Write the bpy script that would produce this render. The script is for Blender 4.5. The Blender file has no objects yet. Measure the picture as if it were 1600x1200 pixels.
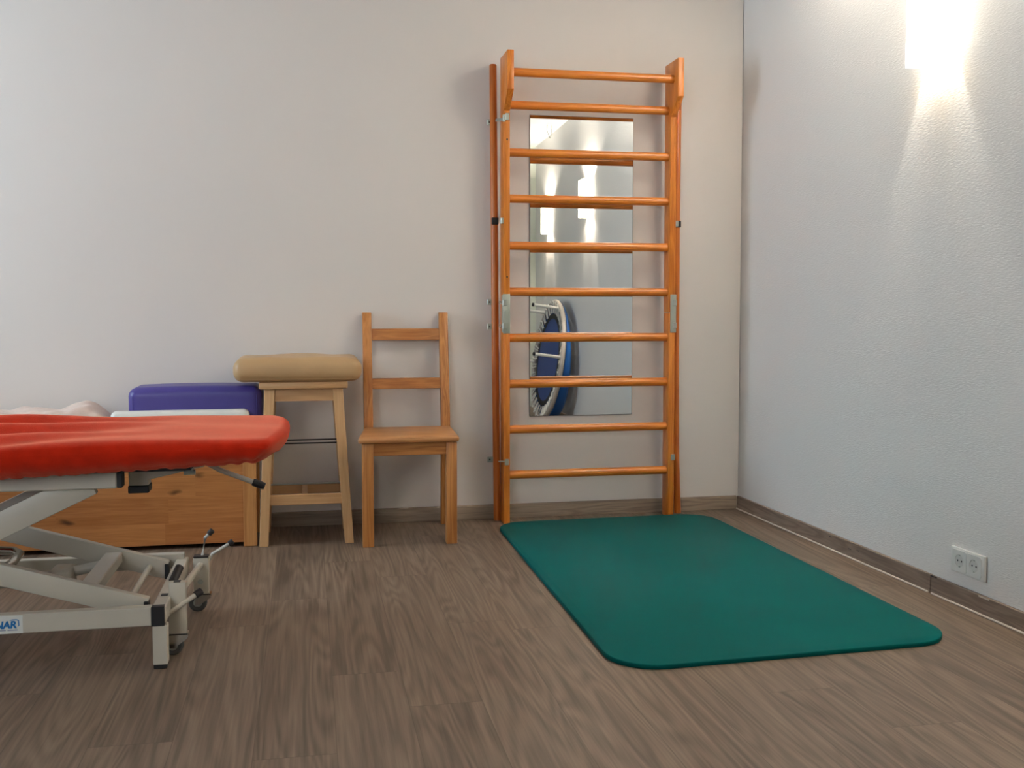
import bpy, bmesh, math, random
from mathutils import Vector, Matrix
random.seed(7)
PI = math.pi
R = math.radians
scene = bpy.context.scene
COL = scene.collection

def lin(c):
    return tuple(((v / 12.92) if v <= 0.04045 else ((v + 0.055) / 1.055) ** 2.4) for v in [x / 255.0 for x in c])

# ---------------------------------------------------------------- camera
cam = bpy.data.cameras.new('camera')
cam.sensor_fit = 'HORIZONTAL'; cam.sensor_width = 36.0
cam.lens = 36.0 * 1620.0 / 1600.0
cam.shift_y = -0.0237
cam.clip_start = 0.05
cam_o = bpy.data.objects.new('camera', cam); COL.objects.link(cam_o)
cam_o.location = (-2.0127, -4.6154, 0.96)
cam_o.rotation_euler = (R(90 - 2.9), 0, R(-11.17))
scene.camera = cam_o

# ---------------------------------------------------------------- view and world
scene.view_settings.view_transform = 'Standard'
scene.view_settings.look = 'None'
scene.view_settings.gamma = 1.0
scene.view_settings.use_curve_mapping = False
scene.view_settings.exposure = 0.76
world = bpy.data.worlds.new('overcast_sky'); scene.world = world
world.use_nodes = True
bg = world.node_tree.nodes['Background']
bg.inputs[0].default_value = (0.62, 0.78, 1.0, 1); bg.inputs[1].default_value = 1.0

# ---------------------------------------------------------------- large lights
def area(name, loc, rot, sx, sy, power, color):
    l = bpy.data.lights.new(name, 'AREA'); l.shape = 'RECTANGLE'
    l.size = sx; l.size_y = sy; l.energy = power; l.color = color
    o = bpy.data.objects.new(name, l); COL.objects.link(o)
    o.location = loc; o.rotation_euler = rot
    return o
# daylight that comes through the window in the left wall
area('window_daylight', (-5.33, -0.95, 1.60), (0, R(-90), 0), 1.5, 1.0, 54.0, (0.72, 0.87, 1.0))
# added cool fill from an unseen rear opening, behind the camera to the left
area('rear_fill_light', (-3.65, -5.33, 1.60), (R(90), 0, 0), 1.5, 1.5, 25.0, (0.84, 0.93, 1.0))
SCONCE_DOWN = 5.0
SCONCE_UP = 22.0
CORNER_SCONCE_UP = 190.0      # the lamp by the corner has the stronger bulb
SHADE_GLOW = 3.0

# ================================================================ materials
def new_mat(name):
    m = bpy.data.materials.new(name); m.use_nodes = True
    nt = m.node_tree
    return m, nt, nt.nodes['Principled BSDF']

def plain(name, rgb, rough=0.5, metal=0.0, var=0.06, scale=8.0, bump=0.0, bscale=200.0, sheen=0.0, spec=0.5, tint=None):
    m, nt, b = new_mat(name)
    b.inputs['Roughness'].default_value = rough
    b.inputs['Metallic'].default_value = metal
    b.inputs['Specular IOR Level'].default_value = spec
    if sheen: b.inputs['Sheen Weight'].default_value = sheen
    if tint: b.inputs['Sheen Tint'].default_value = tint + (1,)
    c = lin(rgb)
    tc = nt.nodes.new('ShaderNodeTexCoord')
    n = nt.nodes.new('ShaderNodeTexNoise'); n.inputs['Scale'].default_value = scale; n.inputs['Detail'].default_value = 4
    nt.links.new(tc.outputs['Object'], n.inputs['Vector'])
    r = nt.nodes.new('ShaderNodeValToRGB')
    r.color_ramp.elements[0].position = 0.3; r.color_ramp.elements[1].position = 0.7
    r.color_ramp.elements[0].color = tuple(v * (1 - var) for v in c) + (1,)
    r.color_ramp.elements[1].color = tuple(min(1, v * (1 + var)) for v in c) + (1,)
    nt.links.new(n.outputs['Fac'], r.inputs['Fac'])
    nt.links.new(r.outputs['Color'], b.inputs['Base Color'])
    if bump:
        n2 = nt.nodes.new('ShaderNodeTexNoise'); n2.inputs['Scale'].default_value = bscale; n2.inputs['Detail'].default_value = 3
        nt.links.new(tc.outputs['Object'], n2.inputs['Vector'])
        bp = nt.nodes.new('ShaderNodeBump'); bp.inputs['Strength'].default_value = bump; bp.inputs['Distance'].default_value = 0.002
        nt.links.new(n2.outputs['Fac'], bp.inputs['Height'])
        nt.links.new(bp.outputs['Normal'], b.inputs['Normal'])
    return m

def math_node(nt, op, a, b=None, c=None):
    n = nt.nodes.new('ShaderNodeMath'); n.operation = op
    for i, v in enumerate((a, b, c)):
        if v is None: continue
        if isinstance(v, (int, float)): n.inputs[i].default_value = v
        else: nt.links.new(v, n.inputs[i])
    return n.outputs[0]

def wood(name, light, dark, axis='x', rough=0.42, fine=60.0, knots=0.0, boards=0.0, contrast=1.0, knotcol=(70, 40, 18)):
    m, nt, b = new_mat(name)
    b.inputs['Roughness'].default_value = rough
    tc = nt.nodes.new('ShaderNodeTexCoord')
    oi = nt.nodes.new('ShaderNodeObjectInfo')
    rnd = nt.nodes.new('ShaderNodeVectorMath'); rnd.operation = 'ADD'
    mul = math_node(nt, 'MULTIPLY', oi.outputs['Random'], 9.0)
    cmb = nt.nodes.new('ShaderNodeCombineXYZ')
    for i in range(3): nt.links.new(mul, cmb.inputs[i])
    nt.links.new(tc.outputs['Object'], rnd.inputs[0]); nt.links.new(cmb.outputs[0], rnd.inputs[1])
    vec = rnd.outputs[0]
    tone = None
    if boards:
        # glued-up boards: steps of tone and grain offset, across z and along x
        sep = nt.nodes.new('ShaderNodeSeparateXYZ'); nt.links.new(tc.outputs['Object'], sep.inputs[0])
        iz = math_node(nt, 'FLOOR', math_node(nt, 'DIVIDE', sep.outputs[2], boards))
        wn = nt.nodes.new('ShaderNodeTexWhiteNoise'); wn.noise_dimensions = '1D'; nt.links.new(iz, wn.inputs['W'])
        ix = math_node(nt, 'FLOOR', math_node(nt, 'DIVIDE', math_node(nt, 'ADD', sep.outputs[0], wn.outputs['Value']), 0.42))
        c2 = nt.nodes.new('ShaderNodeCombineXYZ'); nt.links.new(ix, c2.inputs[0]); nt.links.new(iz, c2.inputs[1])
        w2 = nt.nodes.new('ShaderNodeTexWhiteNoise'); w2.noise_dimensions = '2D'; nt.links.new(c2.outputs[0], w2.inputs['Vector'])
        sc = nt.nodes.new('ShaderNodeVectorMath'); sc.operation = 'MULTIPLY_ADD'
        nt.links.new(w2.outputs['Color'], sc.inputs[0]); sc.inputs[1].default_value = (4, 4, 4); nt.links.new(vec, sc.inputs[2])
        vec = sc.outputs[0]; tone = w2.outputs['Value']
    mp = nt.nodes.new('ShaderNodeMapping')
    s = {'x': (1.3, 16, 16), 'y': (16, 1.3, 16), 'z': (16, 16, 1.3)}[axis]
    mp.inputs['Scale'].default_value = s
    nt.links.new(vec, mp.inputs['Vector'])
    n1 = nt.nodes.new('ShaderNodeTexNoise'); n1.inputs['Scale'].default_value = 1.0; n1.inputs['Detail'].default_value = 3; n1.inputs['Distortion'].default_value = 0.6
    nt.links.new(mp.outputs[0], n1.inputs['Vector'])
    rings = math_node(nt, 'MULTIPLY_ADD', math_node(nt, 'SINE', math_node(nt, 'MULTIPLY', n1.outputs['Fac'], 42.0)), 0.5, 0.5)
    mp2 = nt.nodes.new('ShaderNodeMapping')
    s2 = {'x': (3, fine, fine), 'y': (fine, 3, fine), 'z': (fine, fine, 3)}[axis]
    mp2.inputs['Scale'].default_value = s2
    nt.links.new(vec, mp2.inputs['Vector'])
    n2 = nt.nodes.new('ShaderNodeTexNoise'); n2.inputs['Scale'].default_value = 3.0; n2.inputs['Detail'].default_value = 4
    nt.links.new(mp2.outputs[0], n2.inputs['Vector'])
    f = math_node(nt, 'ADD', math_node(nt, 'MULTIPLY', rings, 0.35 * contrast), math_node(nt, 'MULTIPLY', n2.outputs['Fac'], 0.65))
    if tone is not None:
        f = math_node(nt, 'ADD', f, math_node(nt, 'MULTIPLY_ADD', tone, 0.26, -0.13))
    ramp = nt.nodes.new('ShaderNodeValToRGB')
    ramp.color_ramp.elements[0].position = 0.15; ramp.color_ramp.elements[1].position = 0.8
    ramp.color_ramp.elements[0].color = lin(dark) + (1,)
    ramp.color_ramp.elements[1].color = lin(light) + (1,)
    nt.links.new(f, ramp.inputs['Fac'])
    col = ramp.outputs['Color']
    if knots:
        mk = nt.nodes.new('ShaderNodeMapping')
        mk.inputs['Scale'].default_value = {'x': (3.2, 7.5, 7.5), 'y': (7.5, 3.2, 7.5), 'z': (7.5, 7.5, 3.2)}[axis]
        nt.links.new(vec, mk.inputs['Vector'])
        vo = nt.nodes.new('ShaderNodeTexVoronoi'); vo.inputs['Scale'].default_value = 1.0
        nz = nt.nodes.new('ShaderNodeTexNoise'); nz.inputs['Scale'].default_value = 3.0
        nt.links.new(mk.outputs[0], nz.inputs['Vector'])
        av = nt.nodes.new('ShaderNodeVectorMath'); av.operation = 'MULTIPLY_ADD'
        nt.links.new(nz.outputs['Color'], av.inputs[0]); av.inputs[1].default_value = (0.25, 0.25, 0.25); nt.links.new(mk.outputs[0], av.inputs[2])
        nt.links.new(av.outputs[0], vo.inputs['Vector'])
        kr = nt.nodes.new('ShaderNodeValToRGB')
        kr.color_ramp.elements[0].position = 0.045 * knots; kr.color_ramp.elements[0].color = (1, 1, 1, 1)
        kr.color_ramp.elements[1].position = 0.10 * knots; kr.color_ramp.elements[1].color = (0, 0, 0, 1)
        nt.links.new(vo.outputs['Distance'], kr.inputs['Fac'])
        mx = nt.nodes.new('ShaderNodeMix'); mx.data_type = 'RGBA'
        nt.links.new(math_node(nt, 'MULTIPLY', kr.outputs['Color'], 0.8), mx.inputs['Factor'])
        nt.links.new(col, mx.inputs['A']); mx.inputs['B'].default_value = lin(knotcol) + (1,)
        col = mx.outputs['Result']
    nt.links.new(col, b.inputs['Base Color'])
    bp = nt.nodes.new('ShaderNodeBump'); bp.inputs['Strength'].default_value = 0.08; bp.inputs['Distance'].default_value = 0.001
    nt.links.new(n2.outputs['Fac'], bp.inputs['Height']); nt.links.new(bp.outputs['Normal'], b.inputs['Normal'])
    return m

def floor_material():
    m, nt, b = new_mat('vinyl_oak_planks')
    b.inputs['Roughness'].default_value = 0.45
    b.inputs['Specular IOR Level'].default_value = 0.35
    tc = nt.nodes.new('ShaderNodeTexCoord')
    sep = nt.nodes.new('ShaderNodeSeparateXYZ'); nt.links.new(tc.outputs['Object'], sep.inputs[0])
    W, L = 0.178, 1.22
    fx = math_node(nt, 'DIVIDE', sep.outputs[0], W)
    ix = math_node(nt, 'FLOOR', fx)
    wn = nt.nodes.new('ShaderNodeTexWhiteNoise'); wn.noise_dimensions = '1D'; nt.links.new(ix, wn.inputs['W'])
    fy = math_node(nt, 'ADD', math_node(nt, 'DIVIDE', sep.outputs[1], L), math_node(nt, 'MULTIPLY', wn.outputs['Value'], 7.0))
    iy = math_node(nt, 'FLOOR', fy)
    cid = nt.nodes.new('ShaderNodeCombineXYZ'); nt.links.new(ix, cid.inputs[0]); nt.links.new(iy, cid.inputs[1])
    w2 = nt.nodes.new('ShaderNodeTexWhiteNoise'); w2.noise_dimensions = '2D'; nt.links.new(cid.outputs[0], w2.inputs['Vector'])
    off = nt.nodes.new('ShaderNodeVectorMath'); off.operation = 'MULTIPLY_ADD'
    nt.links.new(w2.outputs['Color'], off.inputs[0]); off.inputs[1].default_value = (30, 30, 30)
    nt.links.new(tc.outputs['Object'], off.inputs[2])
    # cathedral figure
    mp = nt.nodes.new('ShaderNodeMapping'); mp.inputs['Scale'].default_value = (9.5, 0.75, 1)
    nt.links.new(off.outputs[0], mp.inputs['Vector'])
    n1 = nt.nodes.new('ShaderNodeTexNoise'); n1.inputs['Scale'].default_value = 1.0; n1.inputs['Detail'].default_value = 1.6; n1.inputs['Distortion'].default_value = 0.35
    n1.inputs['Roughness'].default_value = 0.4
    nt.links.new(mp.outputs[0], n1.inputs['Vector'])
    rings = math_node(nt, 'MULTIPLY_ADD', math_node(nt, 'SINE', math_node(nt, 'MULTIPLY', n1.outputs['Fac'], 80.0)), 0.5, 0.5)
    # strength of the rings varies
    mpv = nt.nodes.new('ShaderNodeMapping'); mpv.inputs['Scale'].default_value = (6, 1.6, 1)
    nt.links.new(off.outputs[0], mpv.inputs['Vector'])
    nv = nt.nodes.new('ShaderNodeTexNoise'); nv.inputs['Scale'].default_value = 1.0; nt.links.new(mpv.outputs[0], nv.inputs['Vector'])
    # fine streaks
    mp2 = nt.nodes.new('ShaderNodeMapping'); mp2.inputs['Scale'].default_value = (150, 3.5, 1)
    nt.links.new(off.outputs[0], mp2.inputs['Vector'])
    n2 = nt.nodes.new('ShaderNodeTexNoise'); n2.inputs['Scale'].default_value = 1.0; n2.inputs['Detail'].default_value = 5
    nt.links.new(mp2.outputs[0], n2.inputs['Vector'])
    mp3 = nt.nodes.new('ShaderNodeMapping'); mp3.inputs['Scale'].default_value = (26, 1.3, 1)
    nt.links.new(off.outputs[0], mp3.inputs['Vector'])
    n3 = nt.nodes.new('ShaderNodeTexNoise'); n3.inputs['Scale'].default_value = 1.0; n3.inputs['Detail'].default_value = 3
    nt.links.new(mp3.outputs[0], n3.inputs['Vector'])
    f = math_node(nt, 'MULTIPLY', math_node(nt, 'MULTIPLY', rings, nv.outputs['Fac']), 0.31)
    f = math_node(nt, 'ADD', f, math_node(nt, 'MULTIPLY', n2.outputs['Fac'], 0.50))
    f = math_node(nt, 'ADD', f, math_node(nt, 'MULTIPLY', n3.outputs['Fac'], 0.52))
    f = math_node(nt, 'ADD', f, math_node(nt, 'MULTIPLY_ADD', w2.outputs['Value'], 0.10, -0.08))
    ramp = nt.nodes.new('ShaderNodeValToRGB')
    ramp.color_ramp.elements[0].position = 0.36; ramp.color_ramp.elements[0].color = lin((93, 78, 65)) + (1,)
    ramp.color_ramp.elements[1].position = 0.82; ramp.color_ramp.elements[1].color = lin((143, 124, 106)) + (1,)
    nt.links.new(f, ramp.inputs['Fac'])
    # joints
    frx = math_node(nt, 'FRACT', fx); fry = math_node(nt, 'FRACT', fy)
    jx = math_node(nt, 'LESS_THAN', math_node(nt, 'MINIMUM', frx, math_node(nt, 'SUBTRACT', 1.0, frx)), 0.006)
    jy = math_node(nt, 'LESS_THAN', math_node(nt, 'MINIMUM', fry, math_node(nt, 'SUBTRACT', 1.0, fry)), 0.0011)
    j = math_node(nt, 'MULTIPLY', math_node(nt, 'MAXIMUM', jx, jy), 0.45)
    mx = nt.nodes.new('ShaderNodeMix'); mx.data_type = 'RGBA'
    nt.links.new(j, mx.inputs['Factor']); nt.links.new(ramp.outputs['Color'], mx.inputs['A']); mx.inputs['B'].default_value = lin((70, 56, 47)) + (1,)
    nt.links.new(mx.outputs['Result'], b.inputs['Base Color'])
    bp = nt.nodes.new('ShaderNodeBump'); bp.inputs['Strength'].default_value = 0.12; bp.inputs['Distance'].default_value = 0.001
    nt.links.new(n2.outputs['Fac'], bp.inputs['Height']); nt.links.new(bp.outputs['Normal'], b.inputs['Normal'])
    return m

def wall_material(name, rgb, woven):
    m, nt, b = new_mat(name)
    b.inputs['Roughness'].default_value = 0.75
    b.inputs['Specular IOR Level'].default_value = 0.25
    tc = nt.nodes.new('ShaderNodeTexCoord')
    n = nt.nodes.new('ShaderNodeTexNoise'); n.inputs['Scale'].default_value = 1.3; n.inputs['Detail'].default_value = 3
    nt.links.new(tc.outputs['Object'], n.inputs['Vector'])
    r = nt.nodes.new('ShaderNodeValToRGB'); c = lin(rgb)
    r.color_ramp.elements[0].color = tuple(v * 0.97 for v in c) + (1,); r.color_ramp.elements[1].color = tuple(min(1, v * 1.03) for v in c) + (1,)
    nt.links.new(n.outputs['Fac'], r.inputs['Fac']); nt.links.new(r.outputs['Color'], b.inputs['Base Color'])
    mp = nt.nodes.new('ShaderNodeMapping')
    mp.inputs['Scale'].default_value = (1, 55, 260) if woven else (120, 120, 120)
    nt.links.new(tc.outputs['Object'], mp.inputs['Vector'])
    n2 = nt.nodes.new('ShaderNodeTexNoise'); n2.inputs['Scale'].default_value = 1.0; n2.inputs['Detail'].default_value = 2
    nt.links.new(mp.outputs[0], n2.inputs['Vector'])
    bp = nt.nodes.new('ShaderNodeBump'); bp.inputs['Strength'].default_value = 0.5 if woven else 0.08; bp.inputs['Distance'].default_value = 0.0022
    nt.links.new(n2.outputs['Fac'], bp.inputs['Height']); nt.links.new(bp.outputs['Normal'], b.inputs['Normal'])
    return m

M = {}
M['floor'] = floor_material()
M['wall_cream'] = wall_material('cream_wall_paint', (226, 218, 210), False)
M['wall_white'] = wall_material('white_woven_wallpaper', (230, 228, 224), True)
M['ceiling'] = wall_material('white_ceiling_paint', (232, 232, 230), False)
M['wall_green'] = wall_material('pale_green_wall_paint', (206, 212, 200), False)
M['skirting_x'] = wood('vinyl_skirting_back', (158, 140, 120), (118, 100, 84), 'x', 0.5)
M['skirting_y'] = wood('vinyl_skirting_side', (150, 132, 116), (112, 96, 83), 'y', 0.5)
M['skirting_scar'] = plain('worn_skirting_core', (205, 195, 180), 0.7)
M['sealant'] = plain('white_sealing_strip', (215, 204, 192), 0.5)
BEECH_L, BEECH_D = (224, 138, 52), (194, 104, 30)
M['beech_x'] = wood('varnished_beech_rung', BEECH_L, BEECH_D, 'x', 0.3)
M['beech_z'] = wood('varnished_beech_upright', BEECH_L, BEECH_D, 'z', 0.32)
M['beech_pole'] = wood('varnished_beech_pole', (206, 118, 44), (172, 84, 24), 'z', 0.32)
M['pine_z'] = wood('lacquered_pine_upright', (200, 138, 76), (162, 98, 44), 'z', 0.4, knots=0.55)
M['pine_x'] = wood('lacquered_pine_rail', (196, 132, 70), (156, 92, 40), 'x', 0.4, knots=0.3)
M['pine_y'] = wood('lacquered_pine_side', (196, 132, 70), (156, 92, 40), 'y', 0.4)
M['pine_seat'] = wood('lacquered_pine_seat', (202, 146, 92), (172, 114, 64), 'x', 0.42, knots=0.4)
M['birch_x'] = wood('pale_birch_rail', (222, 180, 130), (198, 150, 100), 'x', 0.45, contrast=0.5)
M['birch_y'] = wood('pale_birch_side', (222, 180, 130), (198, 150, 100), 'y', 0.45, contrast=0.5)
M['birch_z'] = wood('pale_birch_leg', (224, 184, 134), (202, 156, 106), 'z', 0.45, contrast=0.5)
M['chest_x'] = wood('knotty_glued_pine', (210, 146, 86), (172, 108, 56), 'x', 0.4, knots=1.3, boards=0.105, contrast=0.45, knotcol=(60, 32, 14))
M['chest_z'] = wood('knotty_pine_post', (216, 160, 98), (184, 122, 66), 'z', 0.4, knots=0.5)
M['steel_white'] = plain('white_powder_coated_steel', (198, 190, 174), 0.4, var=0.02)
M['steel_chrome'] = plain('chromed_steel', (200, 195, 185), 0.18, 1.0, var=0.02)
M['lever_grey'] = plain('light_grey_lever_tube', (198, 194, 184), 0.35, 0.25, var=0.02)
M['steel_zinc'] = plain('zinc_plated_steel', (176, 180, 172), 0.35, 0.85, var=0.04)
M['bracket_grey'] = plain('grey_painted_bracket', (168, 172, 160), 0.4, 0.3, var=0.04)
M['black_plastic'] = plain('black_plastic', (22, 21, 22), 0.45, var=0.1)
M['dark_grip'] = plain('worn_dark_rubber_grip', (44, 36, 34), 0.55, var=0.2)
M['rubber_grey'] = plain('grey_rubber_tyre', (74, 76, 74), 0.6)
M['dark_metal'] = plain('dark_steel_rod', (70, 64, 60), 0.35, 0.9)
M['white_plastic'] = plain('white_plastic', (226, 227, 222), 0.32, var=0.01)
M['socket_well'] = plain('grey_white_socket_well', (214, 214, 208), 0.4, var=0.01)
M['socket_hole'] = plain('socket_pin_hole', (40, 40, 40), 0.6)
M['label_white'] = plain('white_label_foil', (222, 222, 214), 0.35, var=0.01)
M['label_blue'] = plain('blue_label_print', (14, 112, 176), 0.4, var=0.02)
M['label_grey'] = plain('grey_blue_label_print', (146, 152, 172), 0.45, var=0.02)
M['terry'] = plain('orange_red_terry_cloth', (190, 36, 12), 0.95, var=0.10, scale=30, bump=0.5, bscale=420, sheen=0.62, spec=0.05, tint=(1.0, 0.42, 0.26))
M['vinyl_beige'] = plain('beige_artificial_leather', (192, 156, 110), 0.42, var=0.04, bump=0.05, bscale=150)
M['vinyl_purple'] = plain('violet_artificial_leather', (74, 64, 140), 0.38, var=0.04, bump=0.05, bscale=150)
M['vinyl_white'] = plain('white_artificial_leather', (236, 232, 222), 0.4, var=0.02)
M['towel_pink'] = plain('pale_pink_terry_cloth', (226, 200, 184), 0.95, var=0.06, scale=40, bump=0.5, bscale=380, sheen=0.3, spec=0.1)
M['mat_teal'] = plain('teal_foam', (0, 90, 88), 0.5, var=0.05, scale=2.5, bump=0.06, bscale=500, spec=0.06)
M['tramp_blue'] = plain('blue_bounce_fabric', (26, 66, 138), 0.55, var=0.05)
M['tramp_skirt'] = plain('bright_blue_edge_pad', (20, 88, 160), 0.45, var=0.05)
M['tramp_black'] = plain('black_webbing', (20, 20, 24), 0.6)
M['tramp_cord'] = plain('white_elastic_cord', (224, 222, 214), 0.6)
M['tramp_frame'] = plain('grey_white_frame_sleeve', (190, 180, 170), 0.5)
M['frame_white'] = plain('white_window_frame', (226, 228, 228), 0.35, var=0.01)

m, nt, b = new_mat('silvered_mirror_glass')
b.inputs['Base Color'].default_value = (0.86, 0.88, 0.87, 1); b.inputs['Metallic'].default_value = 1.0; b.inputs['Roughness'].default_value = 0.01
M['mirror'] = m
M['mirror_edge'] = plain('dark_mirror_edge', (66, 72, 66), 0.3)

m, nt, b = new_mat('window_pane_glass')
out = nt.nodes['Material Output']
tr = nt.nodes.new('ShaderNodeBsdfTransparent'); gl = nt.nodes.new('ShaderNodeBsdfGlossy'); gl.inputs['Roughness'].default_value = 0.02
fr = nt.nodes.new('ShaderNodeFresnel'); mx = nt.nodes.new('ShaderNodeMixShader')
nt.links.new(fr.outputs[0], mx.inputs[0]); nt.links.new(tr.outputs[0], mx.inputs[1]); nt.links.new(gl.outputs[0], mx.inputs[2])
nt.links.new(mx.outputs[0], out.inputs['Surface'])
M['pane'] = m

def glow(name, rgb, strength):
    m, nt, b = new_mat(name)
    b.inputs['Base Color'].default_value = lin(rgb) + (1,)
    b.inputs['Emission Color'].default_value = lin(rgb) + (1,)
    b.inputs['Emission Strength'].default_value = strength
    b.inputs['Roughness'].default_value = 0.4
    return m
M['shade_glow'] = glow('lit_white_lamp_shade', (255, 243, 222), SHADE_GLOW)
M['bulb_glow'] = glow('lit_bulb', (255, 232, 200), 30.0)

# ================================================================ mesh helpers
def box(bm, x0, x1, y0, y1, z0, z1):
    vs = [bm.verts.new((x, y, z)) for z in (z0, z1) for y in (y0, y1) for x in (x0, x1)]
    for f in ((0, 2, 3, 1), (4, 5, 7, 6), (0, 1, 5, 4), (2, 6, 7, 3), (0, 4, 6, 2), (1, 3, 7, 5)):
        bm.faces.new([vs[i] for i in f])

def frame_of(d):
    d = Vector(d).normalized()
    a = Vector((0, 0, 1)) if abs(d.z) < 0.95 else Vector((1, 0, 0))
    u = d.cross(a).normalized(); v = u.cross(d).normalized()
    return d, u, v

def ring_loft(bm, rings, close_ends=True, cyclic=True):
    vr = [[bm.verts.new(p) for p in r] for r in rings]
    n = len(vr[0])
    for a, b2 in zip(vr[:-1], vr[1:]):
        for i in range(n if cyclic else n - 1):
            j = (i + 1) % n
            bm.faces.new((a[i], a[j], b2[j], b2[i]))
    if close_ends:
        bm.faces.new(list(reversed(vr[0]))); bm.faces.new(vr[-1])
    return vr

def tube(bm, pts, r, seg=16, ends=True, radii=None):
    pts = [Vector(p) for p in pts]
    rings = []
    for i, p in enumerate(pts):
        if i == 0: d = pts[1] - pts[0]
        elif i == len(pts) - 1: d = pts[-1] - pts[-2]
        else: d = (pts[i + 1] - pts[i]).normalized() + (pts[i] - pts[i - 1]).normalized()
        d, u, v = frame_of(d)
        rr = radii[i] if radii else r
        rings.append([p + (u * math.cos(2 * PI * k / seg) + v * math.sin(2 * PI * k / seg)) * rr for k in range(seg)])
    ring_loft(bm, rings, ends)

def rod(bm, p0, p1, r, seg=20, bev=0.0):
    p0, p1 = Vector(p0), Vector(p1)
    if bev:
        d = (p1 - p0).normalized()
        tube(bm, [p0, p0 + d * bev, p1 - d * bev, p1], r, seg, True, [r - bev, r, r, r - bev])
    else:
        tube(bm, [p0, p1], r, seg)

def beam(bm, p0, p1, w, h, up=(0, 0, 1), w1=None, h1=None):
    """rectangular bar from p0 to p1; w across, h along up"""
    p0, p1 = Vector(p0), Vector(p1)
    d = (p1 - p0).normalized(); u = d.cross(Vector(up)).normalized(); v = u.cross(d).normalized()
    w1 = w if w1 is None else w1; h1 = h if h1 is None else h1
    rings = []
    for p, a, c in ((p0, w, h), (p1, w1, h1)):
        rings.append([p + u * (sx * a / 2) + v * (sy * c / 2) for sx, sy in ((-1, -1), (1, -1), (1, 1), (-1, 1))])
    ring_loft(bm, rings)

def prism(bm, poly, axis, a, b2):
    """polygon in the two other axes, extruded along axis from a to b2"""
    def P(p, t):
        if axis == 'x': return (t, p[0], p[1])
        if axis == 'y': return (p[0], t, p[1])
        return (p[0], p[1], t)
    ring_loft(bm, [[P(p, a) for p in poly], [P(p, b2) for p in poly]])

def bevel(bm, w, seg=2, angle=30):
    bmesh.ops.recalc_face_normals(bm, faces=bm.faces[:])
    es = [e for e in bm.edges if len(e.link_faces) == 2 and e.calc_face_angle(0) > R(angle)]
    bmesh.ops.bevel(bm, geom=es, offset=w, segments=seg, profile=0.5, affect='EDGES', clamp_overlap=True)

def rounded_block(bm, x0, x1, y0, y1, z0, z1, r, n=(28, 16, 10), fn=None):
    """soft block: gridded box whose edges are rounded to radius r; fn(p) moves points"""
    cx, cy, cz = (x0 + x1) / 2, (y0 + y1) / 2, (z0 + z1) / 2
    hx, hy, hz = (x1 - x0) / 2, (y1 - y0) / 2, (z1 - z0) / 2
    cache = {}
    def V(u, v, w):
        key = (round(u, 5), round(v, 5), round(w, 5))
        if key in cache: return cache[key]
        p = Vector((u * hx, v * hy, w * hz))
        q = Vector((max(-hx + r, min(hx - r, p.x)), max(-hy + r, min(hy - r, p.y)), max(-hz + r, min(hz - r, p.z))))
        d = p - q
        if d.length > 1e-9: p = q + d.normalized() * min(r, max(abs(d.x), abs(d.y), abs(d.z)))
        p = p + Vector((cx, cy, cz))
        if fn: p = Vector(fn(p, u, v, w))
        cache[key] = bm.verts.new(p); return cache[key]
    def spaced(k, h):
        # denser near the rounded edges
        t = min(0.45, r / h) if h > r else 0.45
        m_ = 4
        a = [-1 + t * (1 - math.cos(PI / 2 * i / m_)) for i in range(m_)] if False else [-1 + t * i / m_ for i in range(m_)]
        mid = [-1 + t + (2 - 2 * t) * i / k for i in range(k + 1)]
        return a + mid + [-x for x in reversed(a)]
    A, B, Cc = spaced(n[0], hx), spaced(n[1], hy), spaced(n[2], hz)
    def grid(P, Q, f):
        for i in range(len(P) - 1):
            for j in range(len(Q) - 1):
                try: bm.faces.new((f(P[i], Q[j]), f(P[i + 1], Q[j]), f(P[i + 1], Q[j + 1]), f(P[i], Q[j + 1])))
                except ValueError: pass
    for s in (-1, 1):
        grid(A, B, lambda a, c: V(a, c, s)); grid(A, Cc, lambda a, c: V(a, s, c)); grid(B, Cc, lambda a, c: V(s, a, c))

# ================================================================ object helpers
def tag(o, label=None, cat=None, group=None, kind=None):
    if label: o['label'] = label
    if cat: o['category'] = cat
    if group: o['group'] = group
    if kind: o['kind'] = kind
    return o

WM = {}
def thing(name, label, cat, loc=(0, 0, 0), rotz=0.0, group=None):
    o = bpy.data.objects.new(name, None); COL.objects.link(o)
    o.location = loc; o.rotation_euler = (0, 0, rotz); o.empty_display_size = 0.1
    WM[o.name] = Matrix.Translation(Vector(loc)) @ Matrix.Rotation(rotz, 4, 'Z')
    return tag(o, label, cat, group)

def obj(name, bm, m, parent=None, local=False, smooth=35, label=None, origin=None):
    """link bm as one mesh object; bm is in world space unless local"""
    bmesh.ops.recalc_face_normals(bm, faces=bm.faces[:])
    W = WM[parent.name] if parent is not None else Matrix.Identity(4)
    if not local and parent is not None:
        bm.transform(W.inverted())
    me = bpy.data.meshes.new(name)
    if origin is not None: bm.transform(Matrix.Translation(-Vector(origin)))
    bm.to_mesh(me); bm.free()
    me.materials.append(m)
    if smooth:
        for p in me.polygons: p.use_smooth = True
        me.set_sharp_from_angle(angle=R(smooth))
    o = bpy.data.objects.new(name, me); COL.objects.link(o)
    if origin is not None: o.location = origin
    if parent is not None: o.parent = parent
    WM[o.name] = W
    if label: o['label'] = label
    return o

def NB(): return bmesh.new()
def one_box(name, dims, m, parent=None, bev=0.0, seg=2, local=False, label=None):
    bm = NB(); box(bm, *dims)
    if bev: bevel(bm, bev, seg)
    return obj(name, bm, m, parent, local, label=label)
def struct(name, bm, m, parent=None):
    o = obj(name, bm, m, parent)
    if parent is None: o['kind'] = 'structure'
    return o

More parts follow.
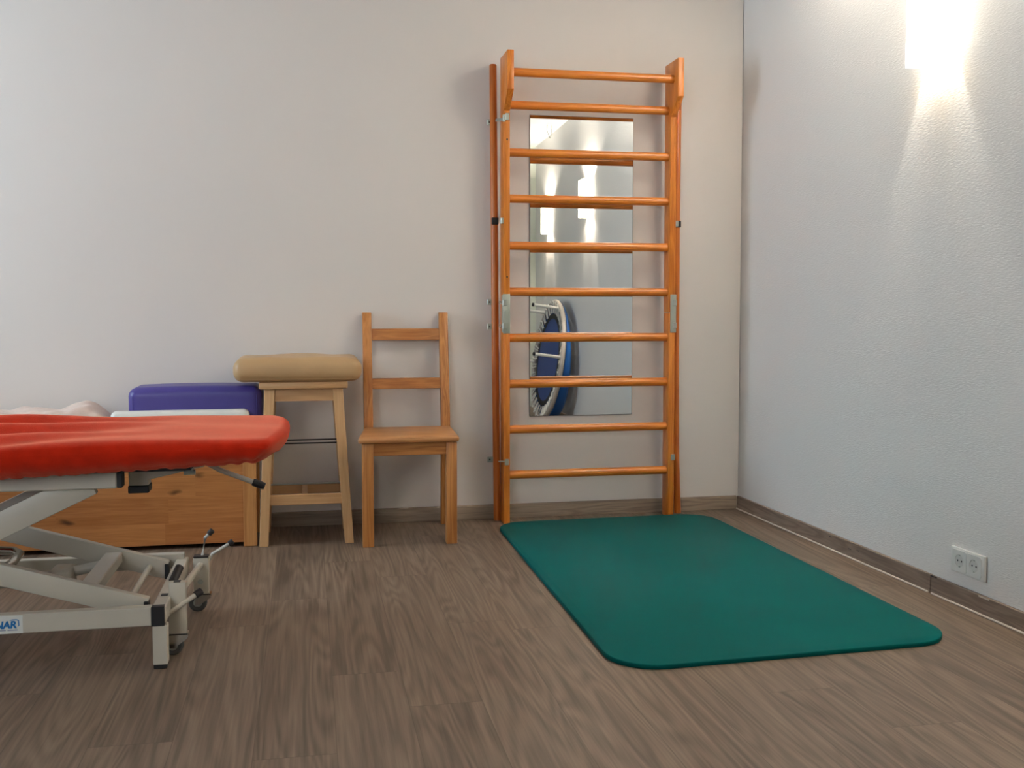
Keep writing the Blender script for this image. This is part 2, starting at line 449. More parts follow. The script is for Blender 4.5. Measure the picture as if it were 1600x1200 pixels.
# ================================================================ the room
SL = 0.03                      # the side wall runs a little out of square
def xr(y): return -SL * y
bm = NB(); box(bm, -5.3, 0.4, -5.3, 0.12, -0.12, 0.0); struct('floor', bm, M['floor'])
bm = NB(); box(bm, -5.3, 0.4, -5.3, 0.12, 2.5, 2.62); struct('ceiling', bm, M['ceiling'])
bm = NB(); box(bm, -5.3, 0.0, 0.0, 0.12, 0.0, 2.5); struct('wall_back', bm, M['wall_cream'])
bm = NB(); prism(bm, [(0.0, 0.12), (xr(-5.3), -5.3), (0.4, -5.3), (0.4, 0.12)], 'z', 0.0, 2.5); struct('wall_right', bm, M['wall_white'])
# rear wall; its unseen window is added to let in the fill light
VX0, VX1 = -4.4, -2.9
bm = NB()
box(bm, -5.2, VX0, -5.3, -5.2, 0, 2.5); box(bm, VX1, xr(-5.2), -5.3, -5.2, 0, 2.5)
box(bm, VX0, VX1, -5.3, -5.2, 0, .85); box(bm, VX0, VX1, -5.3, -5.2, 2.35, 2.5)
struct('wall_rear', bm, M['wall_green'])
bm = NB()
for d in ((VX0, VX0 + .06, .85, 2.35), (VX1 - .06, VX1, .85, 2.35), (VX0 + .06, VX1 - .06, .85, .91), (VX0 + .06, VX1 - .06, 2.29, 2.35)):
    box(bm, d[0], d[1], -5.28, -5.22, d[2], d[3])
fill_win = struct('fill_window', bm, M['frame_white'])
bm = NB(); box(bm, VX0 + .06, VX1 - .06, -5.252, -5.248, .91, 2.29); obj('pane', bm, M['pane'], fill_win)
# left wall with the window opening
WY0, WY1, WZ0, WZ1 = -1.45, -0.45, 0.85, 2.35
bm = NB()
box(bm, -5.3, -5.2, -5.2, WY0, 0, 2.5); box(bm, -5.3, -5.2, WY1, 0, 0, 2.5)
box(bm, -5.3, -5.2, WY0, WY1, 0, WZ0); box(bm, -5.3, -5.2, WY0, WY1, WZ1, 2.5)
struct('wall_left', bm, M['wall_white'])
bm = NB()
for d in ((WY0, WY0 + .06, WZ0, WZ1), (WY1 - .06, WY1, WZ0, WZ1), (WY0 + .06, WY1 - .06, WZ0, WZ0 + .06), (WY0 + .06, WY1 - .06, WZ1 - .06, WZ1),
          ((WY0 + WY1) / 2 - .04, (WY0 + WY1) / 2 + .04, WZ0 + .06, WZ1 - .06)):
    box(bm, -5.28, -5.22, *d)
win = struct('window_1', bm, M['frame_white'])
for a, c in ((WY0 + .06, (WY0 + WY1) / 2 - .04), ((WY0 + WY1) / 2 + .04, WY1 - .06)):
    bm = NB(); box(bm, -5.252, -5.248, a, c, WZ0 + .06, WZ1 - .06); obj('pane', bm, M['pane'], win)
bm = NB(); box(bm, -5.2, -5.1, WY0 - .04, WY1 + .04, WZ0 - .03, WZ0); bevel(bm, .004); obj('window_sill', bm, M['frame_white'], win)

# skirtings
BH = 0.063
bm = NB(); prism(bm, [(-0.013, 0), (-0.013, BH - .006), (-0.008, BH), (0, BH), (0, 0)], 'x', -5.2, -0.012)
bevel(bm, 0.001, 1); struct('baseboard_back', bm, M['skirting_x'])
def side_strip(bm, y0, y1, d0, d1, z0, z1):
    """strip along the side wall between offsets d0..d1 from it"""
    prism(bm, [(xr(y0) - d0, y0), (xr(y1) - d0, y1), (xr(y1) - d1, y1), (xr(y0) - d1, y0)], 'z', z0, z1)
JY = -1.512
bm = NB(); side_strip(bm, -0.0135, JY + .001, 0.0, 0.013, 0, BH); side_strip(bm, JY - .001, -5.19, 0.0, 0.0125, 0, BH - .0015)
bevel(bm, 0.0015, 1); sk = struct('baseboard_right', bm, M['skirting_y'])
bm = NB(); side_strip(bm, -1.755, -1.805, 0.011, 0.0128, .0555, .0600); obj('worn_scar', bm, M['skirting_scar'], sk)
for y0, y1, z0, z1 in ((-1.513, -1.545, .0585, .0622), (-.86, -.872, .050, .0525), (-1.0, -1.02, .034, .0365), (-1.06, -1.075, .040, .0425)):
    bm = NB(); side_strip(bm, y0, y1, 0.011, 0.0134, z0, z1); obj('dark_nick', bm, M['dark_grip'], sk)
bm = NB(); rod(bm, (xr(-.02) - .016, -.02, .0035), (xr(JY) - .016, JY + .008, .0035), .0036, 8)
rod(bm, (xr(JY) - .016, JY - .012, .0035), (xr(-5.15) - .016, -5.15, .0035), .0036, 8)
struct('trim_1', bm, M['sealant'])

# ================================================================ wall lamps on the right wall
def wall_lamp(y, z0, label, up=SCONCE_UP):
    ang = -math.atan(SL)       # local x = along the wall towards the camera end, local y = out of the wall
    t = thing('wall_lamp', label, 'lamp', (xr(y), y, z0), 0.0, 'box wall lamps on the right wall')
    # world frame: n = out of wall (-x), along = -y
    n = Vector((-1, -SL, 0)).normalized(); a = Vector((SL, -1, 0)).normalized()
    Mx = Matrix(((a.x, n.x, 0, 0), (a.y, n.y, 0, 0), (0, 0, 1, 0), (0, 0, 0, 1)))
    def put(name, bm, m):
        bm.transform(Mx); return obj(name, bm, m, t, local=True)
    W, D, H = 0.18, 0.07, 0.28
    bm = NB()
    prism(bm, [(-W / 2, 0), (-W / 2, D), (W / 2, D), (W / 2, 0), (W / 2 - .005, 0), (W / 2 - .005, D - .005), (-W / 2 + .005, D - .005), (-W / 2 + .005, 0)], 'z', 0, H)
    put('lamp_shade', bm, M['shade_glow'])
    bm = NB(); box(bm, -.04, .04, 0.0, .012, H / 2 - .05, H / 2 + .05); bevel(bm, .002); put('wall_plate', bm, M['white_plastic'])
    strong = up > SCONCE_UP
    if strong:
        bm = NB(); box(bm, -W / 2 + .0052, W / 2 - .0052, .0005, D - .0052, H - .078, H - .074); put('light_baffle', bm, M['white_plastic'])  # added unseen plate, keeps the uplight from leaking out below
    bm = NB(); rod(bm, (0, .034, H / 2 - .05), (0, .034, H / 2 + .02), .012, 12, .004); put('bulb', bm, M['bulb_glow'])
    for zz, nm, pw in ((H - .090 if strong else H / 2 - .085, 'wall_lamp_downlight', 17.0 if strong else SCONCE_DOWN), (H - .057 if strong else H / 2 + .085, 'wall_lamp_uplight', up)):
        l = bpy.data.lights.new(nm, 'POINT'); l.energy = pw; l.color = (1.0, 0.905, 0.80); l.shadow_soft_size = 0.015
        o = bpy.data.objects.new(nm, l); COL.objects.link(o); o.parent = t
        o.location = Mx @ Vector((0, .036, zz))
    return t
wall_lamp(-1.49, 1.765, 'lit white box wall lamp nearest the room corner, above the double socket', CORNER_SCONCE_UP)
wall_lamp(-3.01, 1.64, 'lit white box wall lamp, larger of two seen in the mirror')
wall_lamp(-4.50, 1.62, 'lit white box wall lamp, further of two seen in the mirror, above the trampoline')

# ================================================================ double socket
def socket():
    y, z = -1.6935, 0.1448
    t = thing('wall_socket', 'white double power socket low on the right wall', 'socket', (xr(y), y, z))
    n = Vector((-1, -SL, 0)).normalized(); a = Vector((SL, -1, 0)).normalized()
    Mx = Matrix(((a.x, n.x, 0, 0), (a.y, n.y, 0, 0), (0, 0, 1, 0), (0, 0, 0, 1)))
    def put(name, bm, m, p=t, **k):
        bm.transform(Mx); return obj(name, bm, m, p, local=True, **k)
    bm = NB(); box(bm, -.0815, .0815, 0, .010, -.041, .041); bevel(bm, .003, 3); put('frame', bm, M['white_plastic'])
    for sx in (-.0355, .0355):
        bm = NB(); N = 36; yF, yB = .0125, .002
        sq = []
        for k in range(N):
            c, s = math.cos(2 * PI * k / N), math.sin(2 * PI * k / N)
            m_ = max(abs(c), abs(s)); sq.append((sx + .0345 * c / m_, .0345 * s / m_))
        def rg(r, yy): return [(sx + r * math.cos(2 * PI * k / N), yy, r * math.sin(2 * PI * k / N)) for k in range(N)]
        ring_loft(bm, [[(p[0], .009, p[1]) for p in sq], [(p[0], yF, p[1]) for p in sq], rg(.0205, yF)], close_ends=False)
        ins = put('socket_insert', bm, M['white_plastic'])
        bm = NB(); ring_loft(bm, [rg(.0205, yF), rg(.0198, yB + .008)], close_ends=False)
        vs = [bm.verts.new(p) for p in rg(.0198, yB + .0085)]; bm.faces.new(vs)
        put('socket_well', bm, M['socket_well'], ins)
        for dx in (-.0095, .0095):
            bm = NB(); rod(bm, (sx + dx, yB + .0084, 0), (sx + dx, yB + .0092, 0), .0028, 12); put('pin_hole', bm, M['socket_hole'], ins)
        for dz in (-.0185, .0185):
            bm = NB(); box(bm, sx - .003, sx + .003, yB + .0085, yB + .0105, dz - .0016, dz + .0016); put('earth_clip', bm, M['steel_zinc'], ins)
socket()

# ================================================================ mirror
mir = thing('wall_mirror', 'tall frameless mirror on the back wall behind the wooden rungs', 'mirror', (-.775, 0, .462))
bm = NB(); prism(bm, [(-1.021, .4625), (-.5345, .4625), (-.5345, 1.8245), (-1.021, 1.8245)], 'y', -.0062, -.0002); obj('back_panel', bm, M['mirror_edge'], mir)
bm = NB(); prism(bm, [(-1.0195, .464), (-.536, .464), (-.536, 1.823), (-1.0195, 1.823)], 'y', -.0072, -.0063); obj('glass', bm, M['mirror'], mir, smooth=0)

# ================================================================ wall bars
wb = thing('wall_bars', 'tall orange-brown wooden wall bars with ten round rungs', 'wall bars', (-.77, -.10, 0))
LX0, LX1, RX0, RX1 = -1.1665, -1.138, -.4025, -.3745
YB, YF, YC = -.062, -.14, -.23
for x0, x1 in ((LX0, LX1), (RX0, RX1)):
    bm = NB(); prism(bm, [(YB, 0), (YF, 0), (YF, .9335), (YB, .9335)], 'x', x0, x1); bevel(bm, .0022); obj('upright', bm, M['beech_z'], wb)
    bm = NB(); prism(bm, [(YB, .935), (YF, .935), (YF, 1.813), (YC, 1.888), (YC, 2.055), (YB, 2.055)], 'x', x0, x1); bevel(bm, .0022); obj('upright', bm, M['beech_z'], wb)
RZ = [1.846, 1.639, 1.4375, 1.231, 1.028, .824, .6195, .416, .213]
for y, z in [(-.168, 1.974)] + [(-.105, q) for q in RZ]:
    bm = NB(); rod(bm, (LX1 - .004, y, z), (RX0 + .004, y, z), .0188, 24); obj('rung', bm, M['beech_x'], wb)
# round poles beside the uprights
bm = NB(); tube(bm, [(-1.1790, -.05, 0), (-1.186, -.05, .62), (-1.192, -.05, 1.4), (-1.197, -.05, 2.025), (-1.1971, -.05, 2.03)], .0165, 20, True, [.0165, .0165, .0165, .0165, .013]); lp = obj('side_pole', bm, M['beech_pole'], wb)
bm = NB(); tube(bm, [(-.3225, -.05, 0), (-.333, -.05, .25), (-.3385, -.05, .72), (-.339, -.05, 1.4), (-.335, -.05, 2.05), (-.335, -.05, 2.055)], .0165, 20, True, [.0165] * 5 + [.013]); rp = obj('side_pole', bm, M['beech_pole'], wb)
# long grey hinge plates with eyes
for x0, x1, s in ((LX0 - .004, LX1 + .0005, -1), (RX0 + .004, RX1 + .004, 1)):
    bm = NB(); box(bm, x0, x1, YF - .004, YF, .845, 1.018); bevel(bm, .0035, 2)
    xs = x0 if s < 0 else x1
    box(bm, min(xs, xs - s * .003), max(xs, xs - s * .003), YF, YF + .030, .85, 1.013)
    h = obj('hinge_plate', bm, M['bracket_grey'], wb)
    for z in (.878, .980):
        bm = NB(); box(bm, min(xs - s * .018, xs + s * .001), max(xs - s * .018, xs + s * .001), YF - .0085, YF - .004, z - .013, z + .013); bevel(bm, .0015, 1); obj('hinge_lug', bm, M['steel_zinc'], h)
        if s < 0:
            bm = NB(); cx_ = xs - .011
            ring = [(cx_ + .0055 * math.cos(2 * PI * k / 14), YF - .002, z + .0055 * math.sin(2 * PI * k / 14)) for k in range(15)]
            tube(bm, ring, .0022, 8); obj('eye_bolt', bm, M['steel_zinc'], h)
# upper left clip
bm = NB(); box(bm, LX0 + .007, LX1 - .004, YF - .006, YF, 1.772, 1.803); box(bm, LX0 - .003, LX0 + .008, YF - .004, YF + .012, 1.765, 1.797); bevel(bm, .0015, 1)
beam(bm, (LX0, YF + .004, 1.778), (LX0 - .022, -.075, 1.782), .004, .012); obj('clip', bm, M['steel_zinc'], wb)
# middle clips with black clamps
for s, xe, px in ((-1, LX0, -1.190), (1, RX1, -.3385)):
    bm = NB(); box(bm, min(xe, xe + s * .012), max(xe, xe + s * .012), YF - .002, YF + .02, 1.325, 1.350); bevel(bm, .0015, 1)
    c_ = obj('clip', bm, M['steel_zinc'], wb)
    bm = NB(); box(bm, px - .017, px + .014, -.074, -.062, 1.326, 1.356); bevel(bm, .002, 1)
    obj('clamp', bm, M['black_plastic'], c_)
# lower clips
for x0, x1, s in ((LX0 + .004, LX1 - .006, -1), (RX0 + .012, RX1 + .003, 1)):
    bm = NB(); box(bm, x0, x1, YF - .006, YF, .262, .290); bevel(bm, .002, 1)
    if s < 0: rod(bm, (x0, YF - .002, .279), (x0 - .026, YF + .006, .279), .0025, 8)
    obj('clip', bm, M['bracket_grey'], wb)
# small drilled lugs standing out to the left of the left pole
for z in (1.777, .983, .874, .276):
    bm = NB(); box(bm, -1.224, -1.196, -.053, -.048, z - .0125, z + .0125); bevel(bm, .001, 1); lg = obj('lug', bm, M['steel_zinc'], wb)
    bm = NB(); rod(bm, (-1.2135, -.0536, z), (-1.2135, -.0525, z), .0038, 12); obj('lug_hole', bm, M['socket_hole'], lg)
# dark screw plugs
for z in (1.093, 1.69):
    bm = NB(); rod(bm, (LX0 + .016, YF - .0006, z), (LX0 + .016, YF + .002, z), .0042, 12); obj('screw', bm, M['dark_metal'], wb)

# ================================================================ gym mat
def rounded_poly(corners, r, seg=14):
    out = []; n = len(corners)
    for i in range(n):
        p, a, c = Vector(corners[i]), Vector(corners[i - 1]), Vector(corners[(i + 1) % n])
        d1, d2 = (a - p).normalized(), (c - p).normalized()
        ang = d1.angle(d2); t = r / math.tan(ang / 2)
        s, e = p + d1 * t, p + d2 * t
        ctr = p + (d1 + d2).normalized() * (r / math.sin(ang / 2))
        a0 = math.atan2(*(s - ctr).yx); a1 = math.atan2(*(e - ctr).yx)
        da = (a1 - a0 + PI) % (2 * PI) - PI
        for k in range(seg + 1):
            q = a0 + da * k / seg; out.append((ctr.x + r * math.cos(q), ctr.y + r * math.sin(q)))
    return out
poly = rounded_poly([(-1.222, -2.046), (-.186, -2.000), (-.222, -.141), (-1.208, -.160)], .135)
bm = NB()
def inset(poly, d):
    c = Vector((-.71, -1.09)); return [tuple(Vector(p) - (Vector(p) - c).normalized() * d) for p in poly]
ring_loft(bm, [[(p[0], p[1], z) for p in q] for q, z in ((inset(poly, .0015), .0), (poly, .0025), (poly, .0105), (inset(poly, .0012), .0125), (inset(poly, .0035), .0135))])
tag(obj('gym_mat', bm, M['mat_teal'], smooth=40, origin=(-.71, -1.09, 0)), 'teal green foam gym mat with rounded corners flat on the floor', 'mat')

# ================================================================ pine chair
ch = thing('dining_chair', 'pine wood chair with two back rails between the stool and wall bars', 'chair', (-1.61, -.28, 0))
for x0, x1 in ((-1.803, -1.758), (-1.466, -1.4225)):
    one_box('leg', (x0, x1, -.48, -.437, 0, .417), M['pine_z'], ch, .003)
for x0, x1 in ((-1.776, -1.737), (-1.440, -1.401)):
    bm = NB(); prism(bm, [(-.062, 0), (-.096, 0), (-.120, .40), (-.120, .46), (-.046, .937), (-.014, .937), (-.086, .45), (-.086, .40)], 'x', x0, x1)
    bevel(bm, .0025); obj('leg', bm, M['pine_z'], ch)
def seat_shape():
    bm = NB()
    pl = rounded_poly([(-1.821, -.492), (-1.414, -.492), (-1.401, -.128), (-1.777, -.128)], .012, 4)
    c = Vector((-1.61, -.3))
    def ins(d): return [tuple(Vector(p) - (Vector(p) - c).normalized() * d) for p in pl]
    ring_loft(bm, [[(p[0], p[1], z) for p in q] for q, z in ((ins(.010), .418), (ins(.003), .420), (pl, .427), (pl, .433), (ins(.004), .440), (ins(.012), .443))])
    return bm
obj('seat', seat_shape(), M['pine_seat'], ch)
bm = NB(); box(bm, -1.759, -1.465, -.474, -.454, .366, .417); bevel(bm, .002, 1); obj('apron', bm, M['pine_x'], ch)
for x0, x1 in ((-1.792, -1.772), (-1.453, -1.433)):
    bm = NB(); beam(bm, ((x0 + x1) / 2, -.437, .39), ((x0 + x1) / 2 + (.025 if x0 < -1.7 else .022), -.12, .39), .02, .05); obj('apron', bm, M['pine_y'], ch)
bm = NB(); box(bm, -1.738, -1.439, -.110, -.092, .366, .417); bevel(bm, .002, 1); obj('apron', bm, M['pine_x'], ch)
def back_rail(z0, z1, bow):
    bm = NB(); N = 12; rings = []
    for i in range(N + 1):
        t = i / N; x = -1.7375 + .298 * t; b_ = bow * 4 * t * (1 - t)
        def yc(z): return -.104 + (z - .46) / (.937 - .46) * .074 + b_
        rings.append([(x, yc(z0) - .009, z0), (x, yc(z0) + .009, z0), (x, yc(z1) + .009, z1), (x, yc(z1) - .009, z1)])
    ring_loft(bm, rings); bevel(bm, .002, 1); obj('back_rail', bm, M['pine_x'], ch)
back_rail(.815, .866, .012); back_rail(.604, .650, .004)

# ================================================================ bar stool
st = thing('bar_stool', 'tall pale birch stool carrying the beige cushion, left of the chair', 'stool', (-2.03, -.235, 0))
bm = NB(); box(bm, -2.2045, -1.854, -.392, -.082, .632, .662)
bmesh.ops.recalc_face_normals(bm, faces=bm.faces[:])
bevel(bm, .008, 2); obj('seat', bm, M['birch_x'], st)
for xt, xb in ((-2.163, -2.192), (-1.894, -1.852)):
    for yt, yb in ((-.352, -.372), (-.122, -.102)):
        bm = NB(); d = Vector((xb - xt, yb - yt, -.632))
        def rg(x, y, z, w): return [(x - w, y - w, z), (x + w, y - w, z), (x + w, y + w, z), (x - w, y + w, z)]
        ring_loft(bm, [rg(xt, yt, .632, .0205), rg(xb, yb, 0, .0175)]); bevel(bm, .002, 1); obj('leg', bm, M['birch_z'], st)
def lx(side, z):   # x of the leg centre line at height z
    xt, xb = ((-2.163, -2.192), (-1.894, -1.852))[side]; return xb + (xt - xb) * z / .632
def ly(side, z):
    yt, yb = ((-.352, -.372), (-.122, -.102))[side]; return yb + (yt - yb) * z / .632
for s in (0, 1):
    y = ly(s, .607); bm = NB(); box(bm, lx(0, .607) + .018, lx(1, .607) - .018, y - .009, y + .009, .582, .632); obj('apron', bm, M['birch_x'], st)
    x = lx(s, .607); bm = NB(); box(bm, x - .009, x + .009, ly(0, .607) + .018, ly(1, .607) - .018, .582, .632); obj('apron', bm, M['birch_y'], st)
    y = ly(s, .185); bm = NB(); box(bm, lx(0, .185) + .017, lx(1, .185) - .017, y - .010, y + .010, .163, .204); bevel(bm, .0015, 1); obj('stretcher', bm, M['birch_x'], st)
bm = NB(); box(bm, -2.040, -2.018, ly(0, .185) + .010, ly(1, .185) - .010, .165, .202); obj('stretcher', bm, M['birch_y'], st)
for z, y, r in ((.4105, -.250, .0032), (.3965, -.250, .0032), (.2165, -.185, .0040)):
    bm = NB(); rod(bm, (lx(0, z), y, z), (lx(1, z), y, z), r, 10)
    obj('metal_rod', bm, M['dark_metal'] if z > .3 else M['steel_zinc'], st)
for s in (0, 1):       # side bars that carry the rods
    for z in (.4035, .2165):
        x = lx(s, z); bm = NB(); box(bm, x - .008, x + .008, ly(0, z) + .016, ly(1, z) - .016, z - .013, z + .013); obj('side_bar', bm, M['birch_y'], st)

# beige cushion on the stool
def puff(zm, amp):
    def f(p, u, v, w):
        k = (1 - u * u) * (1 - v * v)
        return (p.x, p.y, p.z + (amp * k if w > 0.5 else 0.0) + .002 * math.sin(p.x * 23 + p.y * 11) * max(0, w))
    return f
bm = NB(); rounded_block(bm, -2.303, -1.797, -.415, -.070, .6615, .757, .040, (30, 18, 6), puff(0, .010))
cu = obj('seat_cushion', bm, M['vinyl_beige'], smooth=60, origin=(-2.05, -.24, .6615))
tag(cu, 'thick beige artificial leather cushion lying on the birch stool', 'cushion')
bm = NB(); pl = rounded_poly([(-2.290, -.402), (-1.810, -.402), (-1.810, -.083), (-2.290, -.083)], .030, 6)
tube(bm, [(p[0], p[1], .675) for p in pl + pl[:1]], .0035, 8)
bm.transform(Matrix.Translation((2.05, .24, -.6615))); WM[cu.name] = Matrix.Identity(4); obj('piping', bm, M['vinyl_beige'], cu, local=True)

# ================================================================ pine chest with things on it
cx0, cx1, cy0, cy1, czt = -3.45, -2.219, -.365, -.060, .470
cb = thing('storage_chest', 'knotty pine chest behind the treatment couch with cushions on it', 'chest', (-2.83, -.21, 0))
one_box('front_panel', (cx0 + .05, cx1 - .052, cy0 + .004, cy0 + .024, .018, czt - .022), M['chest_x'], cb, .001, 1)
for x0, x1 in ((cx0, cx0 + .05), (cx1 - .052, cx1)):
    for y0, y1 in ((cy0, cy0 + .045), (cy1 - .045, cy1)):
        one_box('corner_post', (x0, x1, y0, y1, 0, czt - .022), M['chest_z'], cb, .002, 1)
for x0, x1 in ((cx0 + .012, cx0 + .032), (cx1 - .032, cx1 - .012)):
    one_box('side_panel', (x0, x1, cy0 + .045, cy1 - .045, .018, czt - .022), M['pine_y'], cb, .001, 1)
one_box('back_panel', (cx0 + .05, cx1 - .052, cy1 - .024, cy1 - .004, .018, czt - .022), M['chest_x'], cb, .001, 1)
one_box('lid', (cx0 - .008, cx1 + .004, cy0 - .008, cy1, czt - .022, czt), M['chest_x'], cb, .004, 2)
one_box('bottom_panel', (cx0 + .05, cx1 - .052, cy0 + .024, cy1 - .024, .02, .035), M['chest_x'], cb)

bm = NB(); rounded_block(bm, -2.716, -2.196, -.300, -.075, czt, .638, .034, (26, 12, 8),
                         lambda p, u, v, w: (p.x, p.y, p.z + (.006 * (1 - u * u) if w > 0 else 0)))
pc = obj('bolster_cushion', bm, M['vinyl_purple'], smooth=60, origin=(-2.456, -.19, czt)); tag(pc, 'violet artificial leather bolster on the chest against the back wall', 'cushion')
WM[pc.name] = Matrix.Identity(4)
for sx in (-1, 1):
    pl = rounded_poly([(-.108, .004), (.108, .004), (.108, .162), (-.108, .162)], .034, 8)
    bm = NB(); tube(bm, [(sx * .240, p[0] + .0025, p[1]) for p in pl + pl[:1]], .0032, 8)
    obj('piping', bm, M['vinyl_purple'], pc, local=True)
bm = NB(); rounded_block(bm, -2.772, -2.243, -.368, -.304, czt, .5520, .024, (26, 6, 6))
tag(obj('back_cushion', bm, M['vinyl_white'], smooth=60, origin=(-2.51, -.336, czt)), 'white cushion in front of the violet bolster on the chest', 'cushion')

def towel_fn(p, u, v, w):
    s = .006 * math.sin(p.x * 31 + p.y * 17) + .004 * math.sin(p.x * 67 - p.y * 40)
    roll = .022 * math.exp(-((p.x + 2.90) / .055) ** 2) - .012 * max(0, (p.x + 2.86) / .05)
    return (p.x, p.y + .003 * math.sin(p.x * 45), p.z + ((s + roll) * (0.5 + 0.5 * w)))
bm = NB(); rounded_block(bm, -3.36, -2.80, -.345, -.09, czt, .550, .032, (40, 16, 6), towel_fn)
for v in bm.verts: v.co.z = max(v.co.z, czt)
tag(obj('folded_towel', bm, M['towel_pink'], smooth=60, origin=(-3.08, -.22, czt)), 'pale pink rumpled towel at the left end of the chest', 'towel')

# ================================================================ treatment couch
tc_ = thing('treatment_couch', 'height adjustable treatment couch with orange-red terry cover and white scissor frame', 'couch', (-2.95, -1.50, 0))
SW = M['steel_white']
# base frame
BY0, BY1 = -1.78, -1.25
XE = -2.388; XL = -3.72
bm = NB()
box(bm, XL, -2.424, BY0, BY0 + .03, .118, .168)                     # near rail
box(bm, XL, -2.40, BY1, BY1 + .03, .140, .186)                      # far rail
bevel(bm, .002, 1); obj('base_rails', bm, SW, tc_)
bm = NB(); box(bm, -2.424, XE, BY0 + .004, BY1 + .03, .122, .169); bevel(bm, .003, 1); eb = obj('end_beam', bm, SW, tc_)
bm = NB(); box(bm, XL - .036, XL, BY0 + .004, BY1 + .03, .122, .169); bevel(bm, .003, 1); obj('end_beam', bm, SW, tc_)
for x0, x1 in ((-2.4245, -2.391), (XL - .035, XL - .001)):
    bm = NB(); box(bm, x0, x1, BY0 - .0025, BY0 + .02, .117, .1695); bevel(bm, .0012, 1); obj('end_cap', bm, M['black_plastic'], tc_)
    bm = NB(); box(bm, x0 + .002, x1 + .006, BY0, BY0 + .035, .012, .118); bevel(bm, .002, 1); ft = obj('foot', bm, SW, tc_)
    bm = NB(); box(bm, x0 + .004, x1 + .004, BY0 + .002, BY0 + .033, 0, .0125); bevel(bm, .002, 1); obj('rubber_foot', bm, M['black_plastic'], ft)
# two dark slots in the top of the end beam
for x, y in ((-2.404, -1.665), (-2.370, -1.665)):
    zt = .1685 if x < -2.39 else .2045
    bm = NB(); box(bm, x - .010, x + .008, y - .010, y + .010, zt, zt + .002); obj('slot_cap', bm, M['black_plastic'], eb)
bm = NB(); rod(bm, (-2.402, -1.515, .166), (-2.386, -1.475, .200), .0125, 16, .002); obj('button', bm, M['dark_grip'], eb)

# castor housings and castors at the right end
def castor(x0, x1, y0, y1, z0, z1, wx, wy, cap):
    bm = NB(); box(bm, x0, x1, y0, y1, z0, z1); bevel(bm, .003, 2); h = obj('castor_housing', bm, SW, tc_)
    if cap:
        bm = NB(); box(bm, x0 + .001, x1 - .001, y0 + .002, y1 - .001, z1, z1 + .006); bevel(bm, .0015, 1); obj('housing_cap', bm, M['dark_grip'], h)
    bm = NB(); rod(bm, (wx, wy - .0095, .0285), (wx, wy + .0095, .0285), .0285, 24, .005); obj('wheel', bm, M['rubber_grey'], h)
    bm = NB(); rod(bm, (wx, wy - .0115, .0285), (wx, wy + .0115, .0285), .014, 18, .002); obj('wheel_hub', bm, M['steel_zinc'], h)
    bm = NB()
    for s in (-1, 1):
        prism(bm, [(wx - .008, .022), (wx + .004, .022), (wx + .040, z0 - .014), (wx + .040, z0 - .001), (wx - .010, z0 - .001)], 'y', wy + s * .0130 - .0012, wy + s * .0130 + .0012)
    box(bm, wx - .012, wx + .042, wy - .0142, wy + .0142, z0 - .004, z0)
    obj('castor_fork', bm, M['steel_chrome'], h)
    return h
castor(-2.393, -2.347, -1.680, -1.650, .062, .205, -2.385, -1.664, False)
castor(-2.372, -2.325, -1.265, -1.230, .058, .172, -2.360, -1.248, True)
bm = NB(); rod(bm, (-2.366, -1.650, .172), (-2.350, -1.265, .150), .010, 16); obj('pedal_bar', bm, SW, tc_)
bm = NB(); rod(bm, (-2.350, -1.2655, .098), (-2.350, -1.2685, .098), .009, 6); rod(bm, (-2.350, -1.268, .098), (-2.350, -1.2705, .098), .004, 10); obj('bolt', bm, M['steel_zinc'], tc_)
def lever(p0, p1, p2, r, g):
    bm = NB(); tube(bm, [p0, p1, p2], r, 12); lv = obj('lever', bm, M['lever_grey'] if r < .006 else SW, tc_)
    d = (Vector(p2) - Vector(p1)).normalized(); a = Vector(p2) - d * .004
    bm = NB(); rod(bm, a, a + d * g, r + .004, 14, .002); obj('grip', bm, M['dark_grip'], lv)
lever((-2.345, -1.245, .176), (-2.336, -1.245, .232), (-2.322, -1.245, .246), .0052, .018)
lever((-2.330, -1.235, .150), (-2.315, -1.235, .178), (-2.262, -1.225, .207), .0052, .016)
lever((-2.400, -1.693, .128), (-2.394, -1.706, .126), (-2.322, -1.66, .164), .0068, .022)
bm = NB(); rod(bm, (-2.396, -1.70, .126), (-2.40, -1.720, .122), .0095, 14, .002); obj('lever_pivot', bm, SW, tc_)

# scissor arms: pivot outside the frame
PX, PZ = -2.98, .308
def arm(y0, y1, slope, xa, xb, h, name='scissor_arm'):
    bm = NB(); beam(bm, (xa, (y0 + y1) / 2, PZ + slope * (xa - PX)), (xb, (y0 + y1) / 2, PZ + slope * (xb - PX)), abs(y1 - y0), h, up=(0, 0, 1))
    bevel(bm, .003, 2); return obj(name, bm, SW, tc_)
arm(-1.748, -1.722, .475, -3.40, -2.575, .068)
arm(-1.330, -1.304, .475, -3.40, -2.575, .068)
arm(-1.718, -1.690, -.300, -3.53, -2.447, .056)
arm(-1.300, -1.272, -.300, -3.53, -2.447, .056)
# rollers at the ends of the lower arms
for y in (-1.704, -1.286):
    bm = NB(); box(bm, -2.452, -2.440, y - .018, y + .018, .120, .168); bevel(bm, .002, 1); obj('roller_block', bm, M['black_plastic'], tc_)
bm = NB(); box(bm, -2.625, -2.575, -1.690, -1.300, .178, .212); bevel(bm, .003, 1); obj('cross_beam', bm, SW, tc_)
bm = NB(); rod(bm, (-2.497, -1.69, .160), (-2.497, -1.30, .160), .0085, 14); obj('cross_rod', bm, SW, tc_)
bm = NB(); box(bm, -3.20, -3.15, -1.690, -1.300, .340, .374); bevel(bm, .003, 1); obj('cross_beam', bm, SW, tc_)
